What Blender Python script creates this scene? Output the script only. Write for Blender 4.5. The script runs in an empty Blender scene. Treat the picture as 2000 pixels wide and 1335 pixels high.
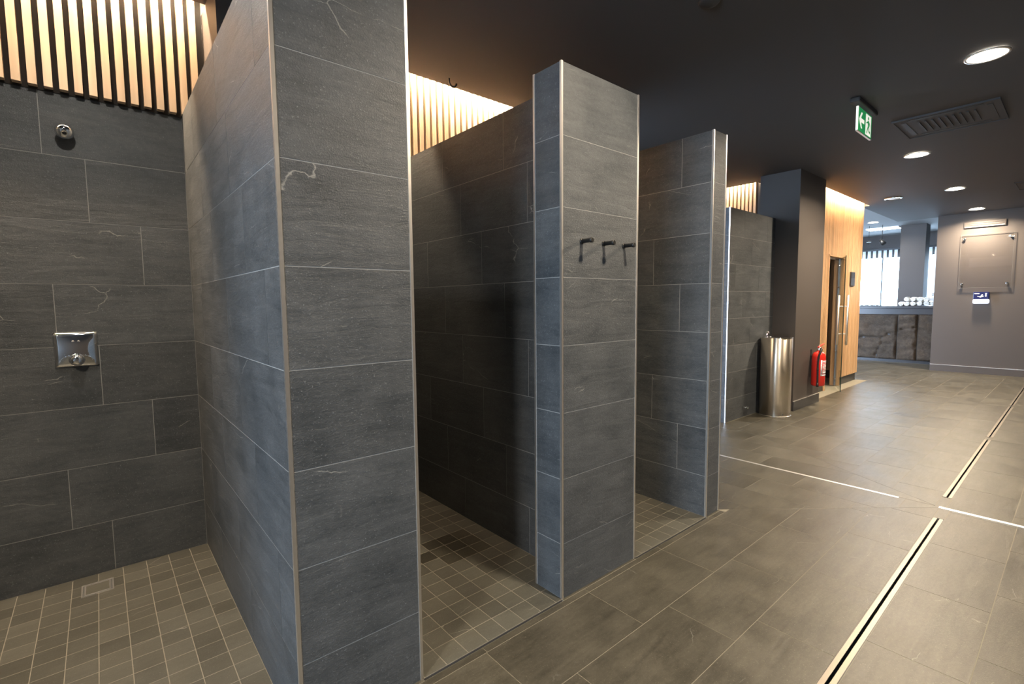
import bpy, bmesh, math, random
from mathutils import Vector, Matrix
random.seed(7)
scn = bpy.context.scene
COL = scn.collection

# ------------------------------------------------------------------ camera
CY, CH, YAW, PITCH, ROLL, FPX = -1.4775, 1.3452, 0.7035, -0.0786, -0.0093, 950.9957
fw = Vector((math.sin(YAW)*math.cos(PITCH), math.cos(YAW)*math.cos(PITCH), math.sin(PITCH)))
rt = Vector((math.cos(YAW), -math.sin(YAW), 0)); up = rt.cross(fw)
R_ = math.cos(ROLL)*rt + math.sin(ROLL)*up
U_ = -math.sin(ROLL)*rt + math.cos(ROLL)*up
cd = bpy.data.cameras.new('camera'); cam = bpy.data.objects.new('camera', cd); COL.objects.link(cam)
cd.sensor_width = 36; cd.lens = FPX/2000*36; cd.clip_start = .05; cd.clip_end = 200
m = Matrix((R_, U_, -fw)).transposed().to_4x4(); m.translation = (0, CY, CH)
cam.matrix_world = m
scn.camera = cam

# ------------------------------------------------------------------ world, exposure
W_ = bpy.data.worlds.new('daylight'); scn.world = W_; W_.use_nodes = True
bg = W_.node_tree.nodes['Background']
bg.inputs[0].default_value = (.57, .74, 1, 1); bg.inputs[1].default_value = 26.0
vs = scn.view_settings
vs.view_transform = 'Standard'; vs.look = 'None'; vs.gamma = 1; vs.use_curve_mapping = False
vs.exposure = 0.1

P_LED, P_DOWN, P_BAY = 46, 75, 22     # lamp powers
LEDC = (1, .74, .48); DOWNC = (1, .81, .58)

# ------------------------------------------------------------------ materials
def node_mat(name):
    mt = bpy.data.materials.new(name); mt.use_nodes = True
    nt = mt.node_tree; return mt, nt, nt.nodes['Principled BSDF']
def plain(name, col, rough=.5, metal=0, spec=.5, bump=0, bscale=80, emit=None, es=0, coat=0):
    mt, nt, b = node_mat(name)
    b.inputs['Base Color'].default_value = (*col, 1); b.inputs['Roughness'].default_value = rough
    b.inputs['Metallic'].default_value = metal; b.inputs['Specular IOR Level'].default_value = spec
    b.inputs['Coat Weight'].default_value = coat
    if emit: b.inputs['Emission Color'].default_value = (*emit, 1); b.inputs['Emission Strength'].default_value = es
    tc = nt.nodes.new('ShaderNodeTexCoord'); n = nt.nodes.new('ShaderNodeTexNoise')
    n.inputs['Scale'].default_value = bscale; n.inputs['Detail'].default_value = 4
    nt.links.new(tc.outputs['Object'], n.inputs['Vector'])
    mx = nt.nodes.new('ShaderNodeMapRange'); mx.inputs['To Min'].default_value = max(0, rough-.05); mx.inputs['To Max'].default_value = min(1, rough+.05)
    nt.links.new(n.outputs['Fac'], mx.inputs['Value']); nt.links.new(mx.outputs['Result'], b.inputs['Roughness'])
    if bump:
        bp = nt.nodes.new('ShaderNodeBump'); bp.inputs['Strength'].default_value = bump; bp.inputs['Distance'].default_value = .002
        nt.links.new(n.outputs['Fac'], bp.inputs['Height']); nt.links.new(bp.outputs['Normal'], b.inputs['Normal'])
    return mt

def slate(name, dark, light, rough=.42, vein=.42, veinw=.0036, rnd=.12, warm=None, bump=.35, speck=.35):
    mt, nt, b = node_mat(name); N = nt.nodes.new; L = nt.links.new
    tc = N('ShaderNodeTexCoord'); oi = N('ShaderNodeObjectInfo')
    off = N('ShaderNodeVectorMath'); off.operation = 'SCALE'; off.inputs[0].default_value = (61, 37, 83); L(oi.outputs['Random'], off.inputs['Scale'])
    ad = N('ShaderNodeVectorMath'); ad.operation = 'ADD'; L(tc.outputs['Object'], ad.inputs[0]); L(off.outputs[0], ad.inputs[1])
    def noise(scale, detail, mp=None, dist=0, rough=.55):
        n = N('ShaderNodeTexNoise'); n.inputs['Scale'].default_value = scale; n.inputs['Detail'].default_value = detail
        n.inputs['Distortion'].default_value = dist; n.inputs['Roughness'].default_value = rough
        if mp:
            q = N('ShaderNodeMapping'); q.inputs['Scale'].default_value = mp[0]; q.inputs['Rotation'].default_value = mp[1]
            L(ad.outputs[0], q.inputs['Vector']); L(q.outputs[0], n.inputs['Vector'])
        else: L(ad.outputs[0], n.inputs['Vector'])
        return n.outputs['Fac']
    def math_(op, a, bb):
        q = N('ShaderNodeMath'); q.operation = op
        for i, v in enumerate((a, bb)):
            if isinstance(v, (int, float)): q.inputs[i].default_value = v
            else: L(v, q.inputs[i])
        return q.outputs[0]
    def ramp(v, a, bb, ca, cb):
        q = N('ShaderNodeValToRGB'); q.color_ramp.elements[0].position = a; q.color_ramp.elements[1].position = bb
        q.color_ramp.elements[0].color = (*ca, 1); q.color_ramp.elements[1].color = (*cb, 1); L(v, q.inputs[0]); return q.outputs[0]
    def mix(f, a, bb, typ='MIX'):
        q = N('ShaderNodeMix'); q.data_type = 'RGBA'; q.blend_type = typ
        if isinstance(f, (int, float)): q.inputs[0].default_value = f
        else: L(f, q.inputs[0])
        for i, v in ((6, a), (7, bb)):
            if isinstance(v, tuple): q.inputs[i].default_value = (*v, 1)
            else: L(v, q.inputs[i])
        return q.outputs[2]
    cloud = noise(5, 6); streak = noise(3.5, 7, ((1, 6, 6), (.12, .16, .12)), .6, .65); grain = noise(190, 3); fine = noise(520, 2)
    base = math_('ADD', math_('ADD', math_('MULTIPLY', cloud, .32), math_('MULTIPLY', streak, .38)), math_('MULTIPLY', noise(75, 5, ((.6, 1, 1), (0, .15, 0)), 0, .7), .30))
    c = ramp(base, .34, .66, dark, light)
    if warm:
        c = mix(math_('MULTIPLY', noise(2.3, 3), .8), c, warm)
    # a little tone of its own for each tile
    mr = N('ShaderNodeMapRange'); mr.inputs['To Min'].default_value = 1-rnd; mr.inputs['To Max'].default_value = 1+rnd
    L(oi.outputs['Random'], mr.inputs['Value'])
    sc = N('ShaderNodeVectorMath'); sc.operation = 'SCALE'; L(c, sc.inputs[0]); L(mr.outputs[0], sc.inputs['Scale']); c = sc.outputs[0]
    # pale flecks
    fl = ramp(grain, .62, .74, (0, 0, 0), (1, 1, 1))
    c = mix(math_('MULTIPLY', fl, speck), c, tuple(min(1, x*2.6) for x in light))
    # thin quartz veins, slanting
    q = N('ShaderNodeMapping'); q.inputs['Scale'].default_value = (.75, 2.4, 2.4); q.inputs['Rotation'].default_value = (.35, .4, .4)
    wn = N('ShaderNodeTexNoise'); wn.inputs['Scale'].default_value = 9; wn.inputs['Detail'].default_value = 4; L(ad.outputs[0], wn.inputs['Vector'])
    wv = N('ShaderNodeVectorMath'); wv.operation = 'SCALE'; wv.inputs['Scale'].default_value = .055; L(wn.outputs['Color'], wv.inputs[0])
    wa = N('ShaderNodeVectorMath'); L(ad.outputs[0], wa.inputs[0]); L(wv.outputs[0], wa.inputs[1])
    vo = N('ShaderNodeTexVoronoi'); vo.feature = 'DISTANCE_TO_EDGE'; vo.inputs['Scale'].default_value = 1.6
    L(wa.outputs[0], q.inputs['Vector']); L(q.outputs[0], vo.inputs['Vector'])
    line = ramp(vo.outputs['Distance'], veinw*.4, veinw, (1, 1, 1), (0, 0, 0))
    gate = ramp(noise(5.5, 3), .575, .63, (0, 0, 0), (1, 1, 1))
    vf = math_('MULTIPLY', math_('MULTIPLY', line, gate), vein)
    c = mix(vf, c, (.55, .54, .5))
    L(c, b.inputs['Base Color'])
    rr = N('ShaderNodeMapRange'); rr.inputs['To Min'].default_value = rough-.08; rr.inputs['To Max'].default_value = rough+.16
    L(cloud, rr.inputs['Value']); L(rr.outputs[0], b.inputs['Roughness'])
    hgt = math_('ADD', math_('MULTIPLY', grain, .5), math_('ADD', math_('MULTIPLY', streak, 1.2), math_('MULTIPLY', fine, .3)))
    bp = N('ShaderNodeBump'); bp.inputs['Strength'].default_value = bump; bp.inputs['Distance'].default_value = .003
    L(hgt, bp.inputs['Height']); L(bp.outputs[0], b.inputs['Normal'])
    return mt

def wood(name, a, bcol, axis='z', rough=.45, grain=28):
    mt, nt, b = node_mat(name); N = nt.nodes.new; L = nt.links.new
    tc = N('ShaderNodeTexCoord'); oi = N('ShaderNodeObjectInfo')
    off = N('ShaderNodeVectorMath'); off.operation = 'SCALE'; off.inputs[0].default_value = (31, 57, 13); L(oi.outputs['Random'], off.inputs['Scale'])
    ad = N('ShaderNodeVectorMath'); L(tc.outputs['Object'], ad.inputs[0]); L(off.outputs[0], ad.inputs[1])
    mp = N('ShaderNodeMapping'); mp.inputs['Scale'].default_value = {'z': (1, 1, .05), 'x': (.05, 1, 1)}[axis]
    L(ad.outputs[0], mp.inputs['Vector'])
    n = N('ShaderNodeTexNoise'); n.inputs['Scale'].default_value = grain; n.inputs['Detail'].default_value = 6; L(mp.outputs[0], n.inputs['Vector'])
    r = N('ShaderNodeValToRGB'); r.color_ramp.elements[0].position = .32; r.color_ramp.elements[1].position = .68
    r.color_ramp.elements[0].color = (*a, 1); r.color_ramp.elements[1].color = (*bcol, 1); L(n.outputs['Fac'], r.inputs[0])
    mr = N('ShaderNodeMapRange'); mr.inputs['To Min'].default_value = .85; mr.inputs['To Max'].default_value = 1.12; L(oi.outputs['Random'], mr.inputs['Value'])
    sc = N('ShaderNodeVectorMath'); sc.operation = 'SCALE'; L(r.outputs[0], sc.inputs[0]); L(mr.outputs[0], sc.inputs['Scale'])
    L(sc.outputs[0], b.inputs['Base Color']); b.inputs['Roughness'].default_value = rough
    return mt

def brushed(name, col, rough=.25, stretch=(1, 1, 60)):
    mt, nt, b = node_mat(name); N = nt.nodes.new; L = nt.links.new
    b.inputs['Base Color'].default_value = (*col, 1); b.inputs['Metallic'].default_value = 1
    tc = N('ShaderNodeTexCoord'); mp = N('ShaderNodeMapping'); mp.inputs['Scale'].default_value = stretch
    n = N('ShaderNodeTexNoise'); n.inputs['Scale'].default_value = 40; n.inputs['Detail'].default_value = 3
    L(tc.outputs['Object'], mp.inputs[0]); L(mp.outputs[0], n.inputs['Vector'])
    r = N('ShaderNodeMapRange'); r.inputs['To Min'].default_value = rough-.06; r.inputs['To Max'].default_value = rough+.08
    L(n.outputs['Fac'], r.inputs['Value']); L(r.outputs[0], b.inputs['Roughness'])
    return mt

def pane_mat(name, tint=(1, 1, 1), refl=.08):
    mt = bpy.data.materials.new(name); mt.use_nodes = True; nt = mt.node_tree; nt.nodes.clear(); N = nt.nodes.new; L = nt.links.new
    o = N('ShaderNodeOutputMaterial'); t = N('ShaderNodeBsdfTransparent'); t.inputs[0].default_value = (*tint, 1)
    g = N('ShaderNodeBsdfGlossy'); g.inputs['Roughness'].default_value = .02
    lw = N('ShaderNodeLayerWeight'); lw.inputs[0].default_value = .5
    pw = N('ShaderNodeMath'); pw.operation = 'POWER'; pw.inputs[1].default_value = 4; L(lw.outputs['Facing'], pw.inputs[0])
    fr = N('ShaderNodeMath'); fr.operation = 'MULTIPLY_ADD'; fr.inputs[1].default_value = .5; fr.inputs[2].default_value = .03; L(pw.outputs[0], fr.inputs[0])
    mx = N('ShaderNodeMixShader'); L(fr.outputs[0], mx.inputs[0]); L(t.outputs[0], mx.inputs[1]); L(g.outputs[0], mx.inputs[2]); L(mx.outputs[0], o.inputs[0])
    return mt

def emission(name, col, s):
    mt = bpy.data.materials.new(name); mt.use_nodes = True; nt = mt.node_tree; nt.nodes.clear()
    o = nt.nodes.new('ShaderNodeOutputMaterial'); e = nt.nodes.new('ShaderNodeEmission')
    e.inputs[0].default_value = (*col, 1); e.inputs[1].default_value = s; nt.links.new(e.outputs[0], o.inputs[0]); return mt

M = {}
M['slate'] = slate('slate_wall_tile', (.032, .038, .044), (.098, .105, .113), bump=.9, speck=.6)
M['floor'] = slate('slate_floor_tile', (.026, .024, .018), (.088, .081, .063), rough=.34, rnd=.12, bump=.35, speck=.5, vein=.22)
M['mosaic_damp'] = slate('damp_mosaic_tile', (.026, .025, .019), (.060, .056, .044), rough=.3, rnd=.3, bump=.25, vein=.1, speck=.6)
M['mosaic'] = slate('slate_mosaic_tile', (.050, .051, .045), (.098, .099, .087), rough=.4, rnd=.20, warm=(.076, .072, .056), bump=.25, vein=.35)
M['grout'] = plain('grey_grout', (.30, .30, .295), .9, bump=.4, bscale=300)
M['grout_floor'] = plain('sandy_grout', (.19, .175, .14), .9, bump=.4, bscale=300)
M['grout_mosaic'] = plain('pale_mosaic_grout', (.23, .215, .18), .9, bump=.4, bscale=300)
M['ceil'] = plain('charcoal_ceiling_paint', (.062, .056, .056), .75, bump=.1, bscale=120)
M['paint'] = plain('charcoal_brown_wall_paint', (.062, .052, .047), .55, bump=.15, bscale=160)
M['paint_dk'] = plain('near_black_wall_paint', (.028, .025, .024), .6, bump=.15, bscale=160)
M['lounge_ceil'] = plain('grey_ceiling_paint', (.23, .235, .24), .8)
M['chrome'] = plain('polished_chrome', (.82, .83, .84), .06, 1)
M['trim'] = plain('satin_edge_trim', (.92, .90, .88), .38, 1)
M['steel'] = brushed('brushed_steel', (.66, .63, .58), .22)
def aniso(name, col, rough, an, rot):
    mt, nt, b = node_mat(name); b.inputs['Base Color'].default_value = (*col, 1); b.inputs['Metallic'].default_value = 1
    b.inputs['Roughness'].default_value = rough; b.inputs['Anisotropic'].default_value = an; b.inputs['Anisotropic Rotation'].default_value = rot
    t = nt.nodes.new('ShaderNodeTangent'); t.direction_type = 'RADIAL'; t.axis = 'Z'; nt.links.new(t.outputs[0], b.inputs['Tangent']); return mt
M['steel_v'] = aniso('turned_steel', (.70, .64, .56), .34, .9, .25)
M['steel_bar'] = brushed('brushed_steel_bar', (.27, .24, .21), .40, (1, 60, 60))
M['rail'] = plain('grey_anodised_rail', (.20, .20, .20), .4, .6)
M['black'] = plain('matt_black', (.012, .012, .012), .4)
M['gap'] = plain('black_felt_backing', (.010, .008, .007), .9)
M['slat'] = wood('pale_larch', (.50, .36, .24), (.63, .48, .34))
M['timber'] = wood('honey_larch', (.50, .29, .14), (.66, .43, .24))
M['panel'] = wood('light_timber_panel', (.42, .27, .14), (.52, .35, .19))
M['plinth'] = plain('dark_plinth', (.03, .03, .033), .35)
M['red'] = plain('red_enamel', (.55, .022, .014), .25, coat=.5)
M['rubber'] = plain('black_rubber', (.012, .012, .012), .55)
M['white'] = plain('white_plastic', (.75, .75, .74), .4)
M['label_red'] = plain('label_red', (.5, .03, .03), .45)
M['glass'] = pane_mat('clear_glass', (.93, .96, .94))
M['pane_edge'] = plain('pale_glass_edge', (.16, .16, .15), .2)
M['glass_clear'] = pane_mat('very_clear_glass', (.99, .99, .99))
M['glass_edge'] = plain('green_glass_edge', (.015, .035, .028), .15)
M['towel'] = plain('white_terry', (.82, .80, .76), .95, bump=.8, bscale=250)
M['stone_rough'] = slate('rough_split_stone', (.020, .014, .009), (.098, .070, .047), rough=.85, vein=0, bump=1.0, rnd=.1)
M['lamp'] = emission('lamp_glow', (1, .90, .74), 60)
M['led'] = emission('led_glow', (1, .70, .40), 12)
M['green'] = plain('exit_green', (.02, .28, .08), .4, emit=(.02, .30, .09), es=.55)
M['sign_white'] = plain('exit_white', (.85, .85, .8), .4, emit=(.95, .92, .8), es=.75)
M['blue_screen'] = plain('navy_screen', (.01, .012, .05), .2, emit=(.01, .02, .12), es=.4)
M['glow_white'] = emission('glowing_white_panel', (.80, .85, 1), 2.6)
M['cool_lamp'] = emission('cool_tube', (.95, .97, 1), 6)
def blind_mat():
    mt = bpy.data.materials.new('white_blind_fabric'); mt.use_nodes = True; nt = mt.node_tree; nt.nodes.clear(); N = nt.nodes.new; L = nt.links.new
    o = N('ShaderNodeOutputMaterial'); d = N('ShaderNodeBsdfDiffuse'); t = N('ShaderNodeBsdfTranslucent'); mx = N('ShaderNodeMixShader')
    d.inputs[0].default_value = (.85, .86, .88, 1); t.inputs[0].default_value = (.85, .87, .9, 1); mx.inputs[0].default_value = .5
    L(d.outputs[0], mx.inputs[1]); L(t.outputs[0], mx.inputs[2]); L(mx.outputs[0], o.inputs[0]); return mt
M['blind'] = blind_mat()

# ------------------------------------------------------------------ mesh helpers
def link(o, parent=None):
    COL.objects.link(o)
    if parent: o.parent = parent
    return o
def tag(o, label=None, cat=None, group=None, kind=None):
    if label: o['label'] = label
    if cat: o['category'] = cat
    if group: o['group'] = group
    if kind: o['kind'] = kind
    return o
def empty(name, loc, label=None, cat=None, group=None, kind=None):
    o = bpy.data.objects.new(name, None); o.location = loc; o.empty_display_size = .1
    return tag(link(o), label, cat, group, kind)

class MB:
    def __init__(s): s.v = []; s.f = []; s.sm = []
    def add(s, vs, fs, smooth=False):
        n = len(s.v); s.v += [tuple(q) for q in vs]; s.f += [tuple(n+i for i in f) for f in fs]; s.sm += [smooth]*len(fs); return s
    def box(s, x0, x1, y0, y1, z0, z1):
        vs = [(x, y, z) for z in (z0, z1) for y in (y0, y1) for x in (x0, x1)]
        return s.add(vs, [(0, 2, 3, 1), (4, 5, 7, 6), (0, 1, 5, 4), (2, 6, 7, 3), (0, 4, 6, 2), (1, 3, 7, 5)])
    def bbox(s, x0, x1, y0, y1, z0, z1, c):
        bm = bmesh.new(); bmesh.ops.create_cube(bm, size=1)
        for v in bm.verts: v.co = Vector(((x0+x1)/2+v.co.x*(x1-x0), (y0+y1)/2+v.co.y*(y1-y0), (z0+z1)/2+v.co.z*(z1-z0)))
        bmesh.ops.bevel(bm, geom=bm.edges[:], offset=c, segments=2, profile=.5, affect='EDGES')
        bm.verts.index_update(); s.add([v.co for v in bm.verts], [[v.index for v in f.verts] for f in bm.faces]); bm.free(); return s
    def prism(s, poly, z0, z1):
        n = len(poly); vs = [(x, y, z0) for x, y in poly]+[(x, y, z1) for x, y in poly]
        return s.add(vs, [tuple(range(n-1, -1, -1)), tuple(range(n, 2*n))]+[(i, (i+1) % n, n+(i+1) % n, n+i) for i in range(n)])
    def lathe(s, prof, c, axis='z', seg=32, smooth=True, xdir=None):
        # prof: (radius, height) along axis from c
        ax = {'x': Vector((1, 0, 0)), 'y': Vector((0, 1, 0)), 'z': Vector((0, 0, 1))}[axis] if isinstance(axis, str) else Vector(axis).normalized()
        a = ax.orthogonal().normalized(); bb = ax.cross(a); c = Vector(c); vs = []; n = len(prof)
        for r, h in prof:
            for k in range(seg):
                t = 2*math.pi*k/seg; vs.append(c+ax*h+(a*math.cos(t)+bb*math.sin(t))*r)
        fs = [(i*seg+k, i*seg+(k+1) % seg, (i+1)*seg+(k+1) % seg, (i+1)*seg+k) for i in range(n-1) for k in range(seg)]
        s.add(vs, fs, smooth)
        n0 = len(s.v)-len(vs)
        s.f += [tuple(n0+k for k in range(seg-1, -1, -1)), tuple(n0+(n-1)*seg+k for k in range(seg))]; s.sm += [False, False]
        return s
    def tube(s, pts, r, seg=10):
        pts = [Vector(p) for p in pts]; vs = []; n = len(pts); ref = None
        for i, p in enumerate(pts):
            d = (pts[min(i+1, n-1)]-pts[max(i-1, 0)]).normalized()
            if ref is None: ref = d.orthogonal().normalized()
            a = (ref-d*ref.dot(d)).normalized(); ref = a; bb = d.cross(a)
            rr = r[i] if isinstance(r, (list, tuple)) else r
            for k in range(seg): t = 2*math.pi*k/seg; vs.append(p+(a*math.cos(t)+bb*math.sin(t))*rr)
        fs = [(i*seg+k, i*seg+(k+1) % seg, (i+1)*seg+(k+1) % seg, (i+1)*seg+k) for i in range(n-1) for k in range(seg)]
        fs += [tuple(range(seg-1, -1, -1)), tuple((n-1)*seg+k for k in range(seg))]
        return s.add(vs, fs, True)
    def build(s, name, mat, parent=None, **kw):
        off = parent.matrix_basis.translation.copy() if parent else None
        if parent and parent.parent: off = off + parent.parent.location
        if off is None:
            xs = [v[0] for v in s.v]; ys = [v[1] for v in s.v]; zs = [v[2] for v in s.v]
            off = Vector(((min(xs)+max(xs))/2, (min(ys)+max(ys))/2, min(zs)))
        me = bpy.data.meshes.new(name); me.from_pydata([(v[0]-off.x, v[1]-off.y, v[2]-off.z) for v in s.v], [], s.f)
        me.polygons.foreach_set('use_smooth', s.sm); me.update(); me.materials.append(M[mat])
        bm = bmesh.new(); bm.from_mesh(me); bmesh.ops.recalc_face_normals(bm, faces=bm.faces); bm.to_mesh(me); bm.free()
        o = bpy.data.objects.new(name, me)
        link(o, parent)
        if not parent: o.location = off
        return tag(o, **kw)
def arc(c, r, a0, a1, n, u, v):
    c, u, v = Vector(c), Vector(u), Vector(v)
    return [c+u*(r*math.cos(a0+(a1-a0)*i/n))+v*(r*math.sin(a0+(a1-a0)*i/n)) for i in range(n+1)]

_cache = {}
def box_mesh(name, sx, sy, sz, mat):
    k = (name, round(sx, 4), round(sy, 4), round(sz, 4), mat)
    if k not in _cache:
        b = MB().box(-sx/2, sx/2, -sy/2, sy/2, -sz/2, sz/2)
        me = bpy.data.meshes.new(name); me.from_pydata(b.v, [], b.f); me.materials.append(M[mat]); _cache[k] = me
    return _cache[k]
def piece(name, root, centre, size, mat, rz=0):
    o = bpy.data.objects.new(name, box_mesh(name, *size, mat)); link(o, root)
    o.location = Vector(centre)-root.location; o.rotation_euler.z = rz; return o

# ------------------------------------------------------------------ measured layout (metres)
T = 2.358          # top of the tiled work
W = 1.694          # shower back wall plane
ZC = 2.90          # ceiling
A1, B1, A2, B2, A3, B3, E2 = .400, .818, 1.538, 2.087, 2.833, 2.993, .174
S1, S2a, S2b = .56, 1.70, 1.86
A4, B4, Y4 = 5.24, 6.42, 1.055
CX0, CX1, CYF = 6.42, 7.28, .79      # painted column
G = .003
ROWS = [(T-.3*r-.3 if r < 7 else 0, T-.3*r) for r in range(8)]

def tile_face(root, p0, ang, length, phase, ends=(0, 0), step=.6):
    """p0 = (x,y) where u=0; ang = direction of u about z, the face looks to the right-hand side of u (u x -z).
    phase: joint position (u) for rows 0,1,2 mod 3, or None for one tile per row."""
    u = Vector((math.cos(ang), math.sin(ang), 0)); n = Vector((u.y, -u.x, 0))
    for r, (z0, z1) in enumerate(ROWS):
        lo, hi = ends[0], length-ends[1]
        cuts = [lo, hi]
        if phase:
            p = phase[r % 3] % step
            while p < hi-.012:
                if p > lo+.012: cuts.append(p)
                p += step
        cuts.sort()
        for a, bq in zip(cuts[:-1], cuts[1:]):
            w, h = bq-a-G, z1-z0-G
            c = Vector((p0[0], p0[1], (z0+z1)/2))+u*((a+bq)/2)-n*.004
            piece('tile', root, c, (w, .008, h), 'slate', ang)
def trim(root, x, y, sx, sy):
    """bright edge profile on an outside corner; sx, sy point into the pier"""
    t = .009; o = .0012
    xa, xb = sorted((x-sx*o, x+sx*t)); ya, yb = sorted((y-sy*o, y+sy*t))
    MB().box(xa, xb, ya, yb, 0, T+.001).build('edge_trim', 'trim', root)
PI = math.pi; H = PI/2
TI = .0105

# ------------------------------------------------------------------ floor
DRX = -2.3
CHAN = [(DRX, 3.88, -.982, -.930), (4.34, 6.45, -.957, -.905), (6.57, 8.65, -.957, -.905), (8.75, 10.78, -.957, -.905),
        (-1.2, A1, -.0125, 0), (B1, A2, -.0125, 0), (B2, A3, -.0125, 0)]      # channels left open in the screed
fb = MB().box(-4.2, 16.4, -3.25, 4.2, -.12, -.032)
xs = sorted({-4.2, 16.4, *[c_[0] for c_ in CHAN], *[c_[1] for c_ in CHAN]}); ys = sorted({-3.25, 4.2, *[c_[2] for c_ in CHAN], *[c_[3] for c_ in CHAN]})
for xa, xb in zip(xs[:-1], xs[1:]):
    for ya, yb in zip(ys[:-1], ys[1:]):
        if not any(c_[0] < (xa+xb)/2 < c_[1] and c_[2] < (ya+yb)/2 < c_[3] for c_ in CHAN): fb.box(xa, xb, ya, yb, -.032, -.0007)
floor = fb.build('floor', 'grout_floor', kind='structure', label='charcoal stone tiled wet-room floor with pale joints')
def clip(poly, a, b_, c):     # keep a*x+b*y+c >= 0
    out = []
    for i in range(len(poly)):
        p, q = poly[i], poly[(i+1) % len(poly)]
        dp, dq = a*p[0]+b_*p[1]+c, a*q[0]+b_*q[1]+c
        if dp >= 0: out.append(p)
        if dp*dq < 0: t = dp/(dp-dq); out.append((p[0]+(q[0]-p[0])*t, p[1]+(q[1]-p[1])*t))
    return out
def area(p): return abs(sum(p[i][0]*p[(i+1) % len(p)][1]-p[(i+1) % len(p)][0]*p[i][1] for i in range(len(p))))/2
rest = MB(); NT = [0]
def ftile(x0, x1, y0, y1, planes=(), stuff=False):
    poly = [(x0+G/2, y0+G/2), (x1-G/2, y0+G/2), (x1-G/2, y1-G/2), (x0+G/2, y1-G/2)]
    for pl in planes:
        poly = clip(poly, *pl)
        if len(poly) < 3: return
    if area(poly) < .0006: return
    if stuff or NT[0] >= 296: rest.prism(poly, -.012, 0); return
    NT[0] += 1
    if len(poly) == 4 and not planes:
        piece('tile', floor, ((x0+x1)/2, (y0+y1)/2, -.006), (x1-x0-G, y1-y0-G, .012), 'floor')
    else:
        cx = sum(p[0] for p in poly)/len(poly); cy = sum(p[1] for p in poly)/len(poly)
        b = MB().prism([(p[0]-cx, p[1]-cy) for p in poly], -.006, .006)
        me = bpy.data.meshes.new('tile'); me.from_pydata(b.v, [], b.f); me.materials.append(M['floor'])
        o = bpy.data.objects.new('tile', me); link(o, floor); o.location = Vector((cx, cy, -.006))-floor.location
# the fall lines of the drained triangle meet at (4.1, -.93)
LL = (-1, -1.18, 4.1-1.18*.93-.004)      # left of left line : x < 4.1 - 1.18*(y+.93)
LR = (1, 1.18, -4.1+1.18*.93-.001)
RR = (1, -.58, -4.1-.58*.93-.001)        # right of right line : x > 4.1 + .58*(y+.93)
RL = (-1, .58, 4.1+.58*.93-.001)
def full(x0, x1, y0, y1, planes):
    """drop planes that do not touch the cell"""
    cs = [(x0, y0), (x1, y0), (x1, y1), (x0, y1)]; keep = []
    for a, b_, c in planes:
        d = [a*x+b_*y+c for x, y in cs]
        if max(d) <= 0: return None
        if min(d) < 0: keep.append((a, b_, c))
    return keep
def row(y0, y1, ph, xa, xb, planes, stuff=False):
    k = math.floor((xa-ph)/.6); x = ph+.6*k
    while x < xb:
        a, b_ = max(x, xa), min(x+.6, xb)
        if b_-a > .01:
            kp = full(a, b_, y0, y1, planes)
            if kp is not None: ftile(a, b_, y0, y1, kp, stuff)
        x += .6
YD0, YD1 = -.982, -.930           # near drain
YF0, YF1 = -.957, -.905           # far drains
for i, (y0, y1, ph) in enumerate([(-.345, -.045, 1.07), (-.645, -.345, 1.257), (YD1, -.645, 1.453)]):
    row(y0, y1, ph, -.75, 4.2, [LL])
for y0, y1, ph, xa, xb in [(YF1, -.645, 1.453, 4, 12.1), (-.645, -.345, 1.257, 4, 12.1), (-.345, -.045, 1.07, 4, 12.1), (-.045, .255, 1.26, 4, 12.1), (.255, .555, 1.45, 4, 12.1), (.555, .855, 1.07, 4.7, 12.1), (.855, 1.05, 1.26, 4.9, 6.42)]:
    row(y0, y1, ph, xa, xb, [RR])
for k, (y0, ph) in enumerate([(-1.282, 1.65), (-1.582, 1.85)]):
    row(y0, y0+.3, ph, -.75, 4.1, [])
    row(y0+(.025 if k == 0 else 0), y0+.325, ph, 4.1, 12.1, [])
for k in range(5): row(-1.882-.3*k, -1.582-.3*k, 1.45+.2*k, -4, 12.1, [], True)
for y0, y1, ph in [(-.345, -.045, 1.07), (-.645, -.345, 1.257), (YD1, -.645, 1.453), (-1.282, -.982, 1.65), (-1.582, -1.282, 1.85)]: row(y0, y1, ph, -4, -.75, [], True)
# floor turning towards the lounge
for k in range(5): row(.855+.3*k, 1.155+.3*k, .5+.2*k, 9.82, 13.05, [])
row(.42, .855, .3, 12.12, 13.05, [])
row(-.045, -.0125, .475, -1.2, 2.995, [])
for xa, xb in ((A1, B1), (A2, B2), (A3, B3)): ftile(xa, xb, -.0125, .004)                # narrow strip in front of the showers
# crosswise tiles that fall to the drain crossing
for cx, ph in [(2.88, .05), (3.18, .25), (3.48, .05), (3.79, -.155), (4.11, .22), (4.41, .415), (4.71, .61), (5.01, .81), (5.31, .4), (5.61, .6), (5.91, .2), (6.21, .4), (6.51, .6)]:
    x1 = 3.79 if cx == 3.48 else 4.11 if cx == 3.79 else cx+.3
    y = ph-3*.6
    while y < 2.3:
        ya, yb = max(y, -.93), min(y+.6, 2.3); xa = max(cx, 2.97)
        if yb > ya:
            if yb <= 0 or cx >= 2.99:
                pls = [LR, RL]
            else: pls = [LR, RL, (1, 0, -B3)]
            kp = full(xa, x1, ya, yb, pls)
            if kp is not None: ftile(xa, x1, ya, yb, kp, stuff=(ya > 1.1))
        y += .6
# fill between the drain runs
row(YD0, YD1, 3.885, 3.885, 4.1, []); row(YF0, YF1, 4.1, 4.1, 4.335, []); row(YF0, YF1, 6.455, 6.455, 6.565, []); row(YF0, YF1, 8.66, 8.66, 8.74, []); row(YF0, YF1, 10.8, 10.8, 12.1, [])
rest.build('tile', 'floor', floor, kind='stuff')

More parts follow.
